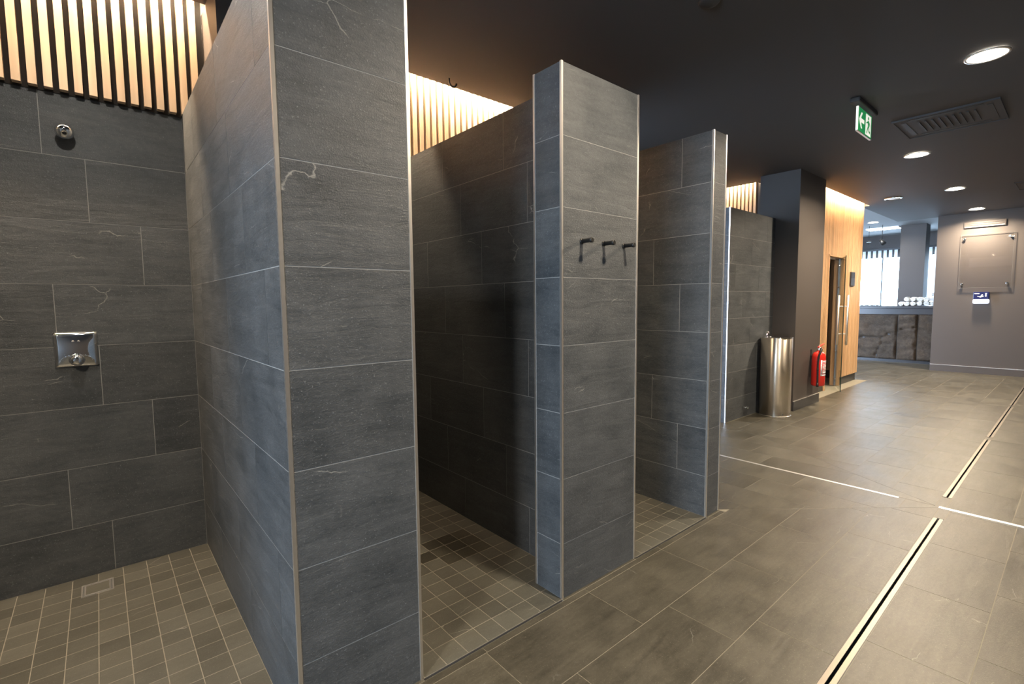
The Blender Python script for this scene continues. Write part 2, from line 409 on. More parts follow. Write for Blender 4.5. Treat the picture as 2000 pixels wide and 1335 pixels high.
# ------------------------------------------------------------------ mosaic floors of the bays
PM = .0967
def mosaic(label, x0, x1, xo, yo, spans):
    root = MB().box(x0, x1, 0, W, -.03, -.0005).build('floor_shower', 'grout_mosaic', kind='structure', label=label)
    xs = [x0]; k = math.floor((x0-xo)/PM)
    while xo+PM*k < x1-.012:
        if xo+PM*k > x0+.012: xs.append(xo+PM*k)
        k += 1
    xs.append(x1)
    ys = [.0]; k = math.floor((0-yo)/PM)
    while yo+PM*k < W-.012:
        if yo+PM*k > .012: ys.append(yo+PM*k)
        k += 1
    ys.append(W)
    for a, b_ in zip(xs[:-1], xs[1:]):
        for c, d in zip(ys[:-1], ys[1:]):
            ok = False
            for (sx0, sx1, sy0, sy1) in spans:
                if b_ > sx0+.002 and a < sx1-.002 and d > sy0+.002 and c < sy1-.002: ok = True
            if ok:
                wet = math.hypot(((a+b_)/2-1.40)/.20, ((c+d)/2-.72)/.13) < 1 + .25*math.sin(9*(a+c))
                piece('mosaic_tile', root, ((a+b_)/2, (c+d)/2, -.006), (b_-a-.003, d-c-.003, .012), 'mosaic_damp' if wet else 'mosaic')
    sl = spans[-1]; xa, xb = max(sl[0], -1.2), sl[1]
    b = MB(); b.box(xa, xb, -.0125, 0, -.032, -.030); b.box(xa, xb, -.0125, -.0117, -.030, -.001); b.box(xa, xb, -.0008, 0, -.030, -.001)
    b.build('drain_channel', 'rail', root, label='narrow open slot between the mosaic and the corridor tiles')
    return root
mosaic('mosaic shower floor in front of the chrome push valve', -1.2, A1, .0235, 1.495, [(-2, A1, 0, W)])
mosaic('mosaic shower floor with a damp patch beside the pegged partition', S1, S2a, 1.115, .008, [(S1, S2a, E2, W), (B1, A2, 0, W)])
mosaic('mosaic shower floor between the pegged partition and the slim partition', S2b, A3, 2.16, .008, [(S2b, A3, E2, W), (B2, A3, 0, W)])

# ------------------------------------------------------------------ shower back wall
wb = empty('wall_back', (0, W, 0), 'slate tiled shower back wall', None, None, 'structure')
MB().box(-1.2, B3, W+.0009, W+.14, 0, 3.1).build('core', 'grout', wb)
def xphase(p0): return [(q-p0) for q in (-.155, -.005, .193)]
tile_face(wb, (-1.2, W), 0, 1.6, [q+1.2 for q in (-.155, -.005, .193)])
tile_face(wb, (S1, W), 0, S2a-S1, [.3, .5, .1])
tile_face(wb, (S2b, W), 0, A3-S2b, [.2, .4, .6])
wl = empty('wall_left', (-1.2, 0, 0), None, None, None, 'structure')
MB().box(-1.34, -1.2009, 0, W+.14, 0, 3.1).build('core', 'grout', wl)
tile_face(wl, (-1.2, 0), H, W, [.2, .4, .6])

# ------------------------------------------------------------------ partitions
def partition(loc, label):
    return empty('shower_partition', loc, label, 'partition', 'slate tiled shower partitions')
I = .0009
# first: flush left side, broad end pier
p = partition((A1, 0, 0), 'slate tiled partition beside the chrome push valve, with broad bare end')
MB().prism([(A1+I, I), (B1-I, I), (B1-I, E2-I), (S1-I, E2-I), (S1-I, W), (A1+I, W)], 0, T-.001).build('core', 'grout', p)
tile_face(p, (A1, W), -H, W, [W-q for q in (.775, .01, .42)], (0, TI))     # left face, u runs to the front
tile_face(p, (A1, 0), 0, B1-A1, None, (TI, TI))
tile_face(p, (B1, 0), H, E2, None, (TI, TI))
tile_face(p, (S1, E2), H, W-E2, [.3, .5, .1], (0, 0))
trim(p, A1, 0, 1, 1); trim(p, B1, 0, -1, 1); trim(p, B1, E2, -1, -1)
# second: T-shaped, with pegs
p = partition((A2, 0, 0), 'slate tiled T-shaped partition whose broad end carries three black pegs')
MB().prism([(A2+I, I), (B2-I, I), (B2-I, E2-I), (S2b-I, E2-I), (S2b-I, W), (S2a+I, W), (S2a+I, E2-I), (A2+I, E2-I)], 0, T-.001).build('core', 'grout', p)
tile_face(p, (A2, 0), 0, B2-A2, None, (TI, TI))
tile_face(p, (A2, E2), -H, E2, None, (TI, TI))
tile_face(p, (S2a, W), -H, W-E2, [W-q for q in (.585, .395, .19)])
tile_face(p, (S2b, E2), H, W-E2, [.1, .3, .5])
tile_face(p, (B2, 0), H, E2, None, (TI, TI))
trim(p, A2, 0, 1, 1); trim(p, B2, 0, -1, 1); trim(p, A2, E2, 1, -1); trim(p, B2, E2, -1, -1)
# third: slim
p = partition((A3, 0, 0), 'slim slate tiled partition beside the open floor with the long steel strip')
MB().box(A3+I, B3-I, I, W, 0, T-.001).build('core', 'grout', p)
tile_face(p, (A3, W), -H, W, [W-q for q in (.205, .01, .4)], (0, TI))
tile_face(p, (A3, 0), 0, B3-A3, None, (TI, TI))
tile_face(p, (B3, 0), H, W, [.2, .4, .6], (TI, 0))
trim(p, A3, 0, 1, 1); trim(p, B3, 0, -1, 1)
# fourth: screen behind the fountain
p = partition((A4, Y4, 0), 'wide slate tiled screen wall behind the steel drinking fountain')
MB().box(A4+I, B4, Y4+I, Y4+.16, 0, T-.001).build('core', 'grout', p)
tile_face(p, (A4, Y4), 0, B4-A4, [.35, .55, .15], (TI, 0))
tile_face(p, (A4, Y4+.16), -H, .16, None, (0, TI))
trim(p, A4, Y4, 1, 1)

# ------------------------------------------------------------------ remaining shell
MB().box(B3, 6.9, 2.3, 2.44, 0, 3.1).build('wall_back', 'paint', kind='structure')
MB().box(6.8, 6.94, Y4, 2.44, 0, 3.1).build('wall_end', 'paint', kind='structure')
col = MB().box(CX0, CX1, CYF, 1.25, 0, ZC).build('wall_column', 'paint', kind='structure', label='charcoal painted column behind the fire extinguisher')
MB().box(CX0-.006, CX1+.012, CYF-.012, CYF, 0, .115).build('baseboard_column', 'plinth', kind='structure')
MB().box(CX0-.002, CX1+.0125, CYF-.0125, CYF, .1155, .120).build('trim_1', 'trim', kind='structure')
MB().box(12.1, 12.24, -3.25, .41, 0, ZC).build('wall_far', 'paint', kind='structure', label='charcoal painted end wall of the corridor')
MB().box(12.086, 12.1, -3.25, .41, 0, .12).build('baseboard_far', 'paint', kind='structure')
MB().box(12.084, 12.1, -3.25, .41, .12, .125).build('trim_2', 'trim', kind='structure')
MB().box(-4.2, 12.24, -3.35, -3.25, 0, ZC+.2).build('wall_right', 'paint', kind='structure')
# bulkhead box above the first partition
MB().box(.515, 1.0, 1.30, W, T+.002, ZC).build('wall_bulkhead', 'paint', kind='structure', label='boxed duct above the first partition')
# ceiling: slab with a slot in front of the slats
c = MB()
c.box(-4.2, B3, -3.25, 1.56, ZC, ZC+.05); c.box(-1.34, B3, 1.54, 1.56, ZC+.05, 3.1); c.box(-1.34, B3, 1.54, 1.84, 3.1, 3.13)
c.box(B3, 6.68, -3.25, 2.44, ZC, ZC+.05); c.box(6.66, 6.68, -3.25, 2.44, ZC+.05, 3.1); c.box(6.66, 6.94, 1.0, 2.44, 3.1, 3.13)
c.box(6.68, 9.82, -3.25, .93, ZC, ZC+.05); c.box(6.68, 6.94, .93, 1.40, ZC, ZC+.05); c.box(6.94, 7.3, .93, 2.44, ZC, ZC+.05)
c.box(7.2, 9.9, .91, .93, ZC+.05, 3.0); c.box(7.2, 9.9, .91, 2.6, 3.0, 3.03)
c.box(9.82, 12.25, -3.25, 1.05, ZC, ZC+.05); c.box(9.82, 12.25, 1.03, 1.05, ZC+.05, 3.05)
c.build('ceiling', 'ceil', kind='structure', label='charcoal painted ceiling')
MB().box(9.8, 16.4, .3, 4.2, 3.05, 3.1).build('ceiling_lounge', 'lounge_ceil', kind='structure', label='paler grey ceiling of the window lounge')
MB().box(9.8, 16.4, 4.1, 4.2, 0, 3.1).build('wall_lounge_left', 'paint', kind='structure')
MB().box(12.24, 16.4, .18, .30, 0, 3.1).build('wall_lounge_right', 'paint', kind='structure')
# wall at the entrance with the daylight window, behind the camera on the left
b = MB(); b.box(-4.3, -4.2, -3.25, -3.15, 0, 3.1); b.box(-4.3, -4.2, -.55, W+.2, 0, 3.1); b.box(-4.3, -4.2, -3.15, -.55, 0, .25); b.box(-4.3, -4.2, -3.15, -.55, 2.3, 3.1)
b.box(-4.2, -1.34, 0, .1, 0, 3.1)
b.build('wall_entrance', 'paint', kind='structure')
w1 = empty('window_1', (-4.25, -1.85, .25), 'daylight window at the entrance end', None, None, 'structure')
MB().box(-4.262, -4.256, -3.15, -.55, .25, 2.3).build('pane', 'glass', w1)
f = MB(); f.box(-4.29, -4.22, -3.15, -3.10, .25, 2.3); f.box(-4.29, -4.22, -.60, -.55, .25, 2.3); f.box(-4.29, -4.22, -3.10, -.60, .25, .3); f.box(-4.29, -4.22, -3.10, -.60, 2.25, 2.3); f.box(-4.29, -4.22, -1.88, -1.82, .3, 2.25)
f.build('window_frame', 'black', w1)

# ------------------------------------------------------------------ lamps
def area(name, loc, rot, sx, sy, power, colr, parent=None, spread=180, shape='RECTANGLE'):
    l = bpy.data.lights.new(name, 'AREA'); l.shape = shape; l.size = sx; l.size_y = sy; l.energy = power; l.color = colr; l.spread = math.radians(spread)
    o = bpy.data.objects.new(name, l); link(o, parent); o.location = Vector(loc)-(parent.location if parent else Vector()); o.rotation_euler = rot; return o
def portal(name, loc, rot, sx, sy):
    o = area(name, loc, rot, sx, sy, 1, (1, 1, 1)); o.data.cycles.is_portal = True; return o
portal('window_entrance_offscreen', (-4.24, -1.85, 1.275), (0, -H, 0), 2.05, 2.6)
portal('window_lounge_daylight', (16.0, 2.1, 1.75), (0, H, 0), 1.5, 3.4)

def downlight(x, y, label, power, r=.075, group='round ceiling downlights', z=ZC, spread=150, colr=DOWNC, off=''):
    root = empty('downlight'+off, (x, y, z), label, 'downlight', group)
    MB().lathe([(r+.018, -.004), (r+.016, -.009), (r+.002, -.010), (r, -.004), (r+.018, -.004)], (x, y, z), 'z', 32).build('bezel', 'trim', root)
    MB().lathe([(r, 0), (r, -.0045)], (x, y, z), 'z', 32).build('lamp_lens'+off, 'lamp', root)
    area('downlight_lamp'+off, (x, y, z-.014), (0, 0, 0), r*2, r*2, power, colr, root, spread, 'DISK')
    return root
downlight(4.42, -.98, 'glowing downlight beside the near ceiling cassette', P_DOWN*1.35, .095)
downlight(6.80, -.21, 'glowing downlight over the drinking fountain approach, just past the ceiling cassette', P_DOWN*1.35, .095)
downlight(9.30, -.19, 'glowing downlight in front of the timber slatted wall', P_DOWN*1.35, .095)
downlight(11.65, -.16, 'glowing downlight close to the corridor end wall', P_DOWN*1.35, .095)
downlight(1.75, -.95, 'glowing downlight over the corridor in front of the pegged partition', P_DOWN*.85, off='_offscreen')
downlight(-.9, -.95, 'glowing downlight over the corridor near the entrance', P_DOWN*.95, off='_offscreen')
# the shadows straight below the shower jet and the push button come from a lamp over that bay
downlight(-.08, .75, 'small downlight in the ceiling of the push-valve shower bay', P_BAY*.5, .045, spread=165, colr=(1, .93, .82), off='_offscreen')

def led(name_label, x0, x1, y0, y1, z, power, rot):
    root = empty('led_strip', ((x0+x1)/2, (y0+y1)/2, z), name_label, 'light strip', 'hidden LED strips')
    MB().box(x0, x1, y0, y1, z, z+.012).build('channel', 'trim', root)
    MB().box(x0+.001, x1-.001, y0+.001, y1-.001, z-.003, z).build('diffuser', 'led', root)
    area('strip_light', ((x0+x1)/2, (y0+y1)/2, z-.006), rot, x1-x0, y1-y0, power, LEDC, root)
led('warm light strip hidden above the slats over the push valve', -1.15, .512, 1.590, 1.605, 2.985, P_LED*1.65, (0, 0, 0))
led('warm light strip hidden above the slats over the pegged partition', 1.02, 2.97, 1.590, 1.605, 2.985, P_LED*1.95, (0, 0, 0))
led('warm light strip hidden above the slats over the screen wall', 6.700, 6.715, 1.45, 2.28, 2.985, P_LED*.6, (0, 0, 0))
led('warm light strip hidden above the timber slatted wall', 7.35, 9.78, .935, .95, 2.96, P_LED*1.5, (0, 0, 0))

# ------------------------------------------------------------------ slat bands
def slat_band(label, pts_axis, a0, a1, face, back, z0, z1, along, sw=.030, pitch=.0525, backing=True):
    if along == 'x':
        root = empty('slat_cladding', ((a0+a1)/2, back, z0), label, 'cladding', 'timber slat bands')
        MB().box(a0, a1, back-.004, back, z0-.01, z1).build('backing', 'gap', root)
    else:
        root = empty('slat_cladding', (back, (a0+a1)/2, z0), label, 'cladding', 'timber slat bands')
        MB().box(back-.004, back, a0, a1, z0-.01, z1).build('backing', 'gap', root)
    k = 0; p0 = pts_axis
    n0 = math.ceil((a0-p0)/pitch); q = p0+n0*pitch
    while q+sw <= a1+.001:
        d = abs(back-.004-face)
        if along == 'x': piece('slat', root, (q+sw/2, (face+back-.004)/2, (z0+z1)/2), (sw, d, z1-z0), 'slat')
        else: piece('slat', root, ((face+back-.004)/2, q+sw/2, (z0+z1)/2), (d, sw, z1-z0), 'slat')
        q += pitch
    return root
slat_band('pale timber slat band glowing above the push valve', -.2325, -1.19, .513, 1.652, W-.001, T-.004, 3.05, 'x')
slat_band('pale timber slat band glowing above the shower behind the pegged partition', 1.03, 1.0, B3, 1.652, W-.001, T-.004, 3.05, 'x')
slat_band('short timber slat band glowing above the wide screen wall', 1.45, 1.445, 2.30, 6.758, 6.798, 2.2, 3.05, 'y')

# ------------------------------------------------------------------ shower fittings
o = empty('wall_shower', (-.07, W, 2.172), 'small round chrome shower jet on the wall under the slats', 'shower jet')
MB().lathe([(.024, 0), (.024, -.006), (.018, -.010)], (-.07, W, 2.180), 'y', 32).build('wall_flange', 'chrome', o)
sd = Vector((0, 1, .45))
MB().lathe([(.016, -.002), (.026, -.014), (.033, -.030), (.035, -.044), (.032, -.058), (.024, -.068), (.012, -.073)], (-.07, W, 2.182), sd, 36).build('nozzle_body', 'chrome', o)
MB().lathe([(.009, -.072), (.008, -.076), (.004, -.077)], (-.07, W, 2.182), sd, 20).build('jet', 'rubber', o)

o = empty('shower_valve', (-.089, W, 1.142), 'square chrome shower plate with round push button', 'shower valve')
n_ = 18; vs_ = []
for j in range(n_+1):
    for i in range(n_+1):
        u_, v_ = 2*i/n_-1, 2*j/n_-1; e_ = max(abs(u_), abs(v_))
        d_ = .016+.011*(1-u_*u_)*(1-v_*v_) if e_ < 1 else 0
        vs_.append((-.089+.082*u_, W-d_, 1.143+.085*v_))
MB().add(vs_, [(j*(n_+1)+i, j*(n_+1)+i+1, (j+1)*(n_+1)+i+1, (j+1)*(n_+1)+i) for j in range(n_) for i in range(n_)], True).build('plate', 'chrome', o)
MB().lathe([(.030, -.020), (.030, -.030), (.027, -.036)], (-.089, W, 1.095), 'y', 36).build('button_collar', 'chrome', o)
MB().lathe([(.025, -.034), (.025, -.052), (.021, -.060), (.012, -.064), (.003, -.065)], (-.089, W, 1.095), 'y', 36).build('push_button', 'chrome', o)
for dx in (-.010, .010):
    MB().lathe([(.007, -.0215), (.007, -.0235), (.005, -.0245)], (-.089+dx, W, 1.182), 'y', 16).build('indicator', 'trim', o)

o = empty('floor_drain', (-.075, 1.536, 0), 'square tiled floor drain with steel frame', 'floor drain')
b = MB(); x0, x1, y0, y1 = -.136, -.016, 1.472, 1.598
for (a, c_, t, z) in ((0, 0, .005, .0022), (.012, .012, .005, .0022)):
    xa, xb, ya, yb = x0+a, x1-a, y0+a, y1-a
    b.box(xa, xb, ya, ya+t, 0, z); b.box(xa, xb, yb-t, yb, 0, z); b.box(xa, xa+t, ya+t, yb-t, 0, z); b.box(xb-t, xb, ya+t, yb-t, 0, z)
b.build('frame', 'trim', o)
MB().box(x0+.004, x1-.004, y0+.004, y1-.004, .0002, .0008).build('drain_body', 'rail', o)
MB().box(x0+.017, x1-.017, y0+.017, y1-.017, .0008, .002).build('tile_insert', 'mosaic', o)

# second bay has the same kind of push valve on its own back wall, out of sight
PEG = [(1.667, 'black wall peg on the tiled partition, the one nearest the push-valve shower'), (1.820, 'black wall peg on the tiled partition, middle of three'), (1.973, 'black wall peg on the tiled partition, the one nearest the slim partition')]
for x, lab in PEG:
    b = MB().lathe([(.0095, 0), (.0095, -.050), (.0115, -.052), (.0115, -.062), (.009, -.064)], (x, 0, 1.620), Vector((0, 1, 0)), 20)
    o = empty('wall_peg', (x, 0, 1.62), lab, 'peg', 'black pegs on the partition')
    b.build('pin', 'black', o)
    MB().lathe([(.013, 0), (.013, -.004), (.0105, -.006)], (x, 0, 1.620), 'y', 20).build('rosette', 'black', o)

# ------------------------------------------------------------------ linear drains and strips
def drain(x0, x1, y0, y1, label):
    o = empty('linear_drain', ((x0+x1)/2, (y0+y1)/2, 0), label, 'floor drain', 'long steel floor drains')
    ym = (y0+y1)/2; g = .0055
    b = MB(); b.box(x0, x1, y0, y1, -.032, -.030); b.box(x0, x1, y0, y0+.001, -.030, -.0021); b.box(x0, x1, y1-.001, y1, -.030, -.0021); b.build('channel', 'rail', o)
    MB().box(x0+.004, x1-.004, y0+.003, ym-g, -.0021, .0012).build('steel_bar', 'steel_bar', o)
    MB().box(x0+.004, x1-.004, ym+g, y1-.003, -.0021, .0012).build('steel_bar', 'steel_bar', o)
    b = MB()
    b.box(x0, x1, y0, y0+.003, -.0021, -.0001); b.box(x0, x1, y1-.003, y1, -.0021, -.0001); b.box(x0, x0+.004, y0, y1, -.0021, .0012); b.box(x1-.004, x1, y0, y1, -.0021, .0012)
    b.build('edge', 'plinth', o)
drain(DRX, 3.88, YD0, YD1, 'long bright steel slot drain ending before the crossing steel strip')
drain(4.34, 6.45, YF0, YF1, 'steel slot drain just beyond the crossing steel strip')
drain(6.57, 8.65, YF0, YF1, 'steel slot drain alongside the timber slatted wall')
drain(8.75, 10.78, YF0, YF1, 'steel slot drain running up towards the corridor end wall')
def strip(y0, y1, label, w):
    o = empty('floor_strip', (4.1, (y0+y1)/2, 0), label, 'floor strip', 'steel strips across the floor')
    MB().box(4.1-w, 4.1-w*.25, y0, y1, 0, .0016).build('steel_edge', 'trim', o)
    MB().box(4.1+w*.25, 4.1+w, y0, y1, 0, .0016).build('steel_edge', 'trim', o)
    MB().box(4.1-w*.25, 4.1+w*.25, y0, y1, 0, .0011).build('infill', 'trim', o)
strip(-.715, 1.9, 'thin steel strip crossing the floor beside the slim partition', .011)
strip(-2.6, -.925, 'steel strip crossing the floor on the far side of the slot drain', .015)

# ------------------------------------------------------------------ drinking fountain
FX, FY, FR, FH = 6.075, .865, .168, .92
o = empty('drinking_fountain', (FX, FY, 0), 'brushed steel cylindrical drinking fountain with small spout', 'drinking fountain')
MB().lathe([(FR, .012), (FR, FH-.004), (FR-.004, FH), (FR-.020, FH)], (FX, FY, 0), 'z', 64).build('body', 'steel_v', o)
MB().lathe([(FR+.008, 0), (FR+.008, .010), (FR-.01, .012)], (FX, FY, 0), 'z', 64).build('base_ring', 'steel', o)
MB().lathe([(FR-.001, FH-.001), (FR+.003, FH+.004), (FR-.012, FH+.007), (FR-.03, FH+.001), (FR-.1, FH-.001+.001), (.01, FH+.0005)], (FX, FY, 0), 'z', 64).build('basin', 'chrome', o)
sp = [(FX-.10, FY+.075, FH), (FX-.10, FY+.075, FH+.045)]+arc((FX-.085, FY+.065, FH+.045), .018, PI, PI*.15, 8, Vector((.83, -.55, 0)), (0, 0, 1))
MB().tube(sp, [.012, .011]+[.010]*8+[.009], 12).build('spout', 'chrome', o)
MB().lathe([(.020, 0), (.020, .010), (.012, .014)], (FX-.10, FY+.075, FH+.001), 'z', 20).build('spout_base', 'chrome', o)
MB().lathe([(.014, 0), (.014, .012), (.009, .016)], (FX-.135, FY+.02, FH+.001), 'z', 20).build('push_button', 'chrome', o)
for a in (-2.25, -1.55, -.65):
    x, y = FX+math.cos(a)*FR, FY+math.sin(a)*FR
    MB().lathe([(.007, 0), (.007, .004), (.004, .006)], (x, y, .035), Vector((math.cos(a), math.sin(a), 0)), 12).build('screw', 'chrome', o)
o = empty('stop_valve', (5.66, Y4, .12), 'tiny chrome stop valve low on the tiled screen beside the fountain', 'valve')
MB().tube([(5.66, Y4, .12), (5.66, Y4-.05, .12)], .008).build('stem', 'chrome', o)
MB().lathe([(.014, -.048), (.014, -.062), (.009, -.066)], (5.66, Y4, .12), 'y', 16).build('knob', 'chrome', o)

# ------------------------------------------------------------------ fire extinguisher
EX, EY, ER = 6.975, .70, .078
o = empty('fire_extinguisher', (EX, EY, .25), 'red fire extinguisher hung on the charcoal column', 'extinguisher')
z = .262
body = MB().lathe([(.058, z), (.072, z+.006), (ER, z+.02), (ER, z+.37), (.072, z+.40), (.055, z+.425), (.030, z+.44), (.024, z+.452)], (EX, EY, 0), 'z', 40).build('cylinder', 'red', o)
# wrap-round label facing the corridor
def wrap(name, a0, a1, z0, z1, mat, par, r=ER+.0006):
    b = MB(); n = 14; vs_ = []
    for i in range(n+1):
        a = a0+(a1-a0)*i/n
        for rr, zz in ((r, z0), (r, z1), (r-.0005, z0), (r-.0005, z1)): vs_.append((EX+math.cos(a)*rr, EY+math.sin(a)*rr, zz))
    fs = []
    for i in range(n):
        p_, q_ = i*4, i*4+4
        fs += [(p_, q_, q_+1, p_+1), (p_+2, p_+3, q_+3, q_+2), (p_+1, q_+1, q_+3, p_+3), (p_, p_+2, q_+2, q_)]
    b.add(vs_, fs, True); return b.build(name, mat, par)
la0, la1 = -PI*.80, -PI*.18
lb = wrap('label', la0, la1, z+.135, z+.335, 'label_red', o)
wrap('label_margin', la0, la0+.20, z+.135, z+.335, 'white', lb, ER+.001)
wrap('label_margin', la0, la1, z+.135, z+.152, 'white', lb, ER+.001)
for k in range(9):
    zz = z+.168+k*.018
    wrap('print_line', la0+.30, la1-random.uniform(.05, .5), zz, zz+(.009 if k % 4 else .012), 'white', lb, ER+.0012)
for k in range(7):
    zz = z+.160+k*.024
    wrap('print_mark', la0+.07, la0+.13, zz, zz+.014, 'black', lb, ER+.0014)
MB().lathe([(.022, z+.45), (.024, z+.462), (.020, z+.485), (.016, z+.50)], (EX, EY, 0), 'z', 20).build('valve', 'trim', o)
MB().lathe([(.013, 0), (.013, .010), (.010, .012)], (EX+.01, EY-.018, z+.472), Vector((.3, -1, 0)), 16).build('gauge', 'white', o)
b = MB(); b.add([], []); 
def bar(p_, q_, w, t, mb):
    p_, q_ = Vector(p_), Vector(q_); d = (q_-p_).normalized(); s_ = Vector((0, 0, 1)).cross(d)
    if s_.length < 1e-3: s_ = Vector((1, 0, 0))
    s_.normalize(); n_ = d.cross(s_)
    vs_ = [c_+s_*(sg*w/2)+n_*(sn*t/2) for c_ in (p_, q_) for sg, sn in ((-1, -1), (1, -1), (1, 1), (-1, 1))]
    mb.add(vs_, [(3, 2, 1, 0), (4, 5, 6, 7), (0, 1, 5, 4), (1, 2, 6, 5), (2, 3, 7, 6), (3, 0, 4, 7)]); return mb
bar((EX-.03, EY, z+.495), (EX+.105, EY-.02, z+.535), .022, .006, MB()).build('lever', 'red', o)
bar((EX-.02, EY, z+.487), (EX+.095, EY-.02, z+.480), .020, .006, MB()).build('carry_handle', 'red', o)
MB().tube(arc((EX-.03, EY-.01, z+.515), .012, 0, 2*PI, 14, (1, 0, 0), (0, 0, 1)), .0016, 6).build('safety_pin', 'trim', o)
hose = [(EX-.012, EY-.02, z+.475), (EX-.05, EY-.045, z+.482), (EX-.085, EY-.05, z+.45), (EX-.098, EY-.035, z+.40), (EX-.096, EY-.025, z+.30), (EX-.095, EY-.025, z+.20), (EX-.092, EY-.025, z+.10), (EX-.090, EY-.025, z+.05)]
hp = []
for i in range(len(hose)-1):
    for k in range(4):
        t = k/4; p0, p1, p2, p3 = [Vector(hose[max(0, min(len(hose)-1, i+j))]) for j in (-1, 0, 1, 2)]
        hp.append(.5*((2*p1)+(p2-p0)*t+(2*p0-5*p1+4*p2-p3)*t*t+(3*p1-p0-3*p2+p3)*t**3))
hp.append(Vector(hose[-1]))
MB().tube(hp, .0105, 10).build('hose', 'rubber', o)
MB().tube([(EX-.090, EY-.025, z+.052), (EX-.089, EY-.025, z+.02), (EX-.089, EY-.025, z-.0)], [.012, .013, .015], 12).build('nozzle', 'rubber', o)
MB().tube([(EX-.096, EY-.025, z+.23), (EX-.096, EY-.025, z+.215)], .0125, 12).build('hose_clip', 'rubber', o)
b = MB(); b.box(EX-.03, EX+.03, EY+ER-.004, CYF, z+.36, z+.385); b.box(EX-.02, EX+.02, CYF-.006, CYF, z+.1, z+.46); b.build('wall_bracket', 'black', o)

# ------------------------------------------------------------------ timber slatted wall with glass door
WY, WX0, WX1, DX0, DX1, DZ = 1.0, 7.28, 9.80, 8.22, 8.90, 2.02
wt = empty('wall_timber', (WX0, WY, 0), 'honey timber slatted wall around the glass door', None, None, 'structure')
b = MB(); b.box(WX0, DX0, WY+.03, WY+.12, .13, 2.98); b.box(DX1, WX1-.03, WY+.03, WY+.12, .13, 2.98); b.box(DX0, DX1, WY+.03, WY+.12, DZ, 2.98); b.build('backing', 'timber', wt)
q = WX0+.004
while q+.037 <= WX1+.001:
    x0, x1 = q, q+.037
    if x1 > DX0-.002 and x0 < DX1+.002: piece('slat', wt, ((x0+x1)/2, WY+.014, (DZ+2.98)/2), (.037, .030, 2.98-DZ), 'timber')
    else: piece('slat', wt, ((x0+x1)/2, WY+.014, (.13+2.98)/2), (.037, .030, 2.85), 'timber')
    q += .0475
q = WY+.035
while q < 2.3:
    piece('slat', wt, (WX1-.014, q+.02, (.13+2.98)/2), (.030, .040, 2.85), 'timber'); q += .0475
b = MB(); b.box(WX0, DX0, WY+.02, WY+.11, 0, .13); b.box(DX1, WX1-.02, WY+.02, WY+.11, 0, .13); b.box(WX1-.11, WX1-.02, WY+.11, 2.35, 0, .13); b.build('plinth', 'plinth', wt)
b = MB(); b.box(DX0-.002, DX0+.02, WY, WY+.13, 0, DZ); b.box(DX1-.02, DX1+.002, WY, WY+.13, 0, DZ); b.box(DX0, DX1, WY, WY+.13, DZ-.02, DZ+.002); b.build('door_lining', 'timber', wt)
MB().box(DX0+.02, DX1-.02, WY+.07, WY+.10, DZ-.045, DZ-.02).build('door_seal', 'trim', wt)
# lobby behind the door
lb = empty('wall_lobby', (WX0, 2.35, 0), 'light timber panelled lobby behind the glass door', None, None, 'structure')
for k in range(8):
    a = 7.3+k*.31
    piece('panel', lb, (a+.154, 2.36, 1.5), (.304, .02, 3.0), 'panel')
for k in range(4):
    a = WY+.13+k*.3
    piece('panel', lb, (9.74, a+.15, 1.5), (.02, .296, 3.0), 'panel')
MB().box(7.28, 7.30, 1.12, 2.36, 0, 3.0).build('side_wall', 'panel', lb)
# glass door, swung open towards the showers
HX, HY = 8.86, 1.055
dv = Vector((-.928, -.372, 0)).normalized()
def dp(s, t=0, z_=0): return Vector((HX, HY, 0))+dv*s+Vector((-dv.y, dv.x, 0))*t+Vector((0, 0, z_))
DL = .74
do = empty('door_1', (HX, HY, 0), 'frameless glass door standing open with two long steel handle bars', None, None, 'structure')
def dbox(s0, s1, t0, t1, z0, z1, mb=None):
    mb = mb or MB()
    vs_ = [dp(s, t, zz) for zz in (z0, z1) for t in (t0, t1) for s in (s0, s1)]
    return mb.add(vs_, [(0, 2, 3, 1), (4, 5, 7, 6), (0, 1, 5, 4), (2, 6, 7, 3), (0, 4, 6, 2), (1, 3, 7, 5)])
dbox(.03, DL-.004, -.005, .005, .02, 1.985).build('pane', 'glass', do)
dbox(DL-.004, DL, -.0051, .0051, .02, 1.985).build('pane_edge', 'glass_edge', do)
dbox(0, .05, -.014, .014, .012, 1.99).build('hinge_rail', 'rail', do)
for zz in (.12, .55, 1.55, 1.88):
    for sg in (-1, 1):
        MB().lathe([(.014, 0), (.014, .006), (.009, .009)], dp(.07, sg*.005, zz), dp(0, sg, 0)-dp(0, 0, 0), 14).build('bolt', 'chrome', do)
for sg in (-1, 1):
    hd = MB().tube([dp(DL-.09, sg*.055, .70), dp(DL-.09, sg*.055, 1.42)], .014, 14).build('handle', 'trim', do, label='long steel handle bar')
    for zz in (.86, 1.26):
        MB().tube([dp(DL-.09, sg*.004, zz), dp(DL-.09, sg*.055, zz)], .008, 10).build('standoff', 'trim', do)
o = MB().bbox(9.20, 9.40, WY-.018, WY-.001, 1.60, 1.81, .003).build('control_panel', 'black', label='small dark control panel on the timber slatted wall', category=None) if False else None
o = empty('control_panel', (9.29, WY, 1.58), 'small dark control panel on the timber slatted wall', 'control panel')
MB().bbox(9.19, 9.39, WY-.022, WY-.001, 1.58, 1.80, .004).build('housing', 'plinth', o)
MB().box(9.205, 9.375, WY-.0235, WY-.022, 1.70, 1.785).build('display', 'black', o)

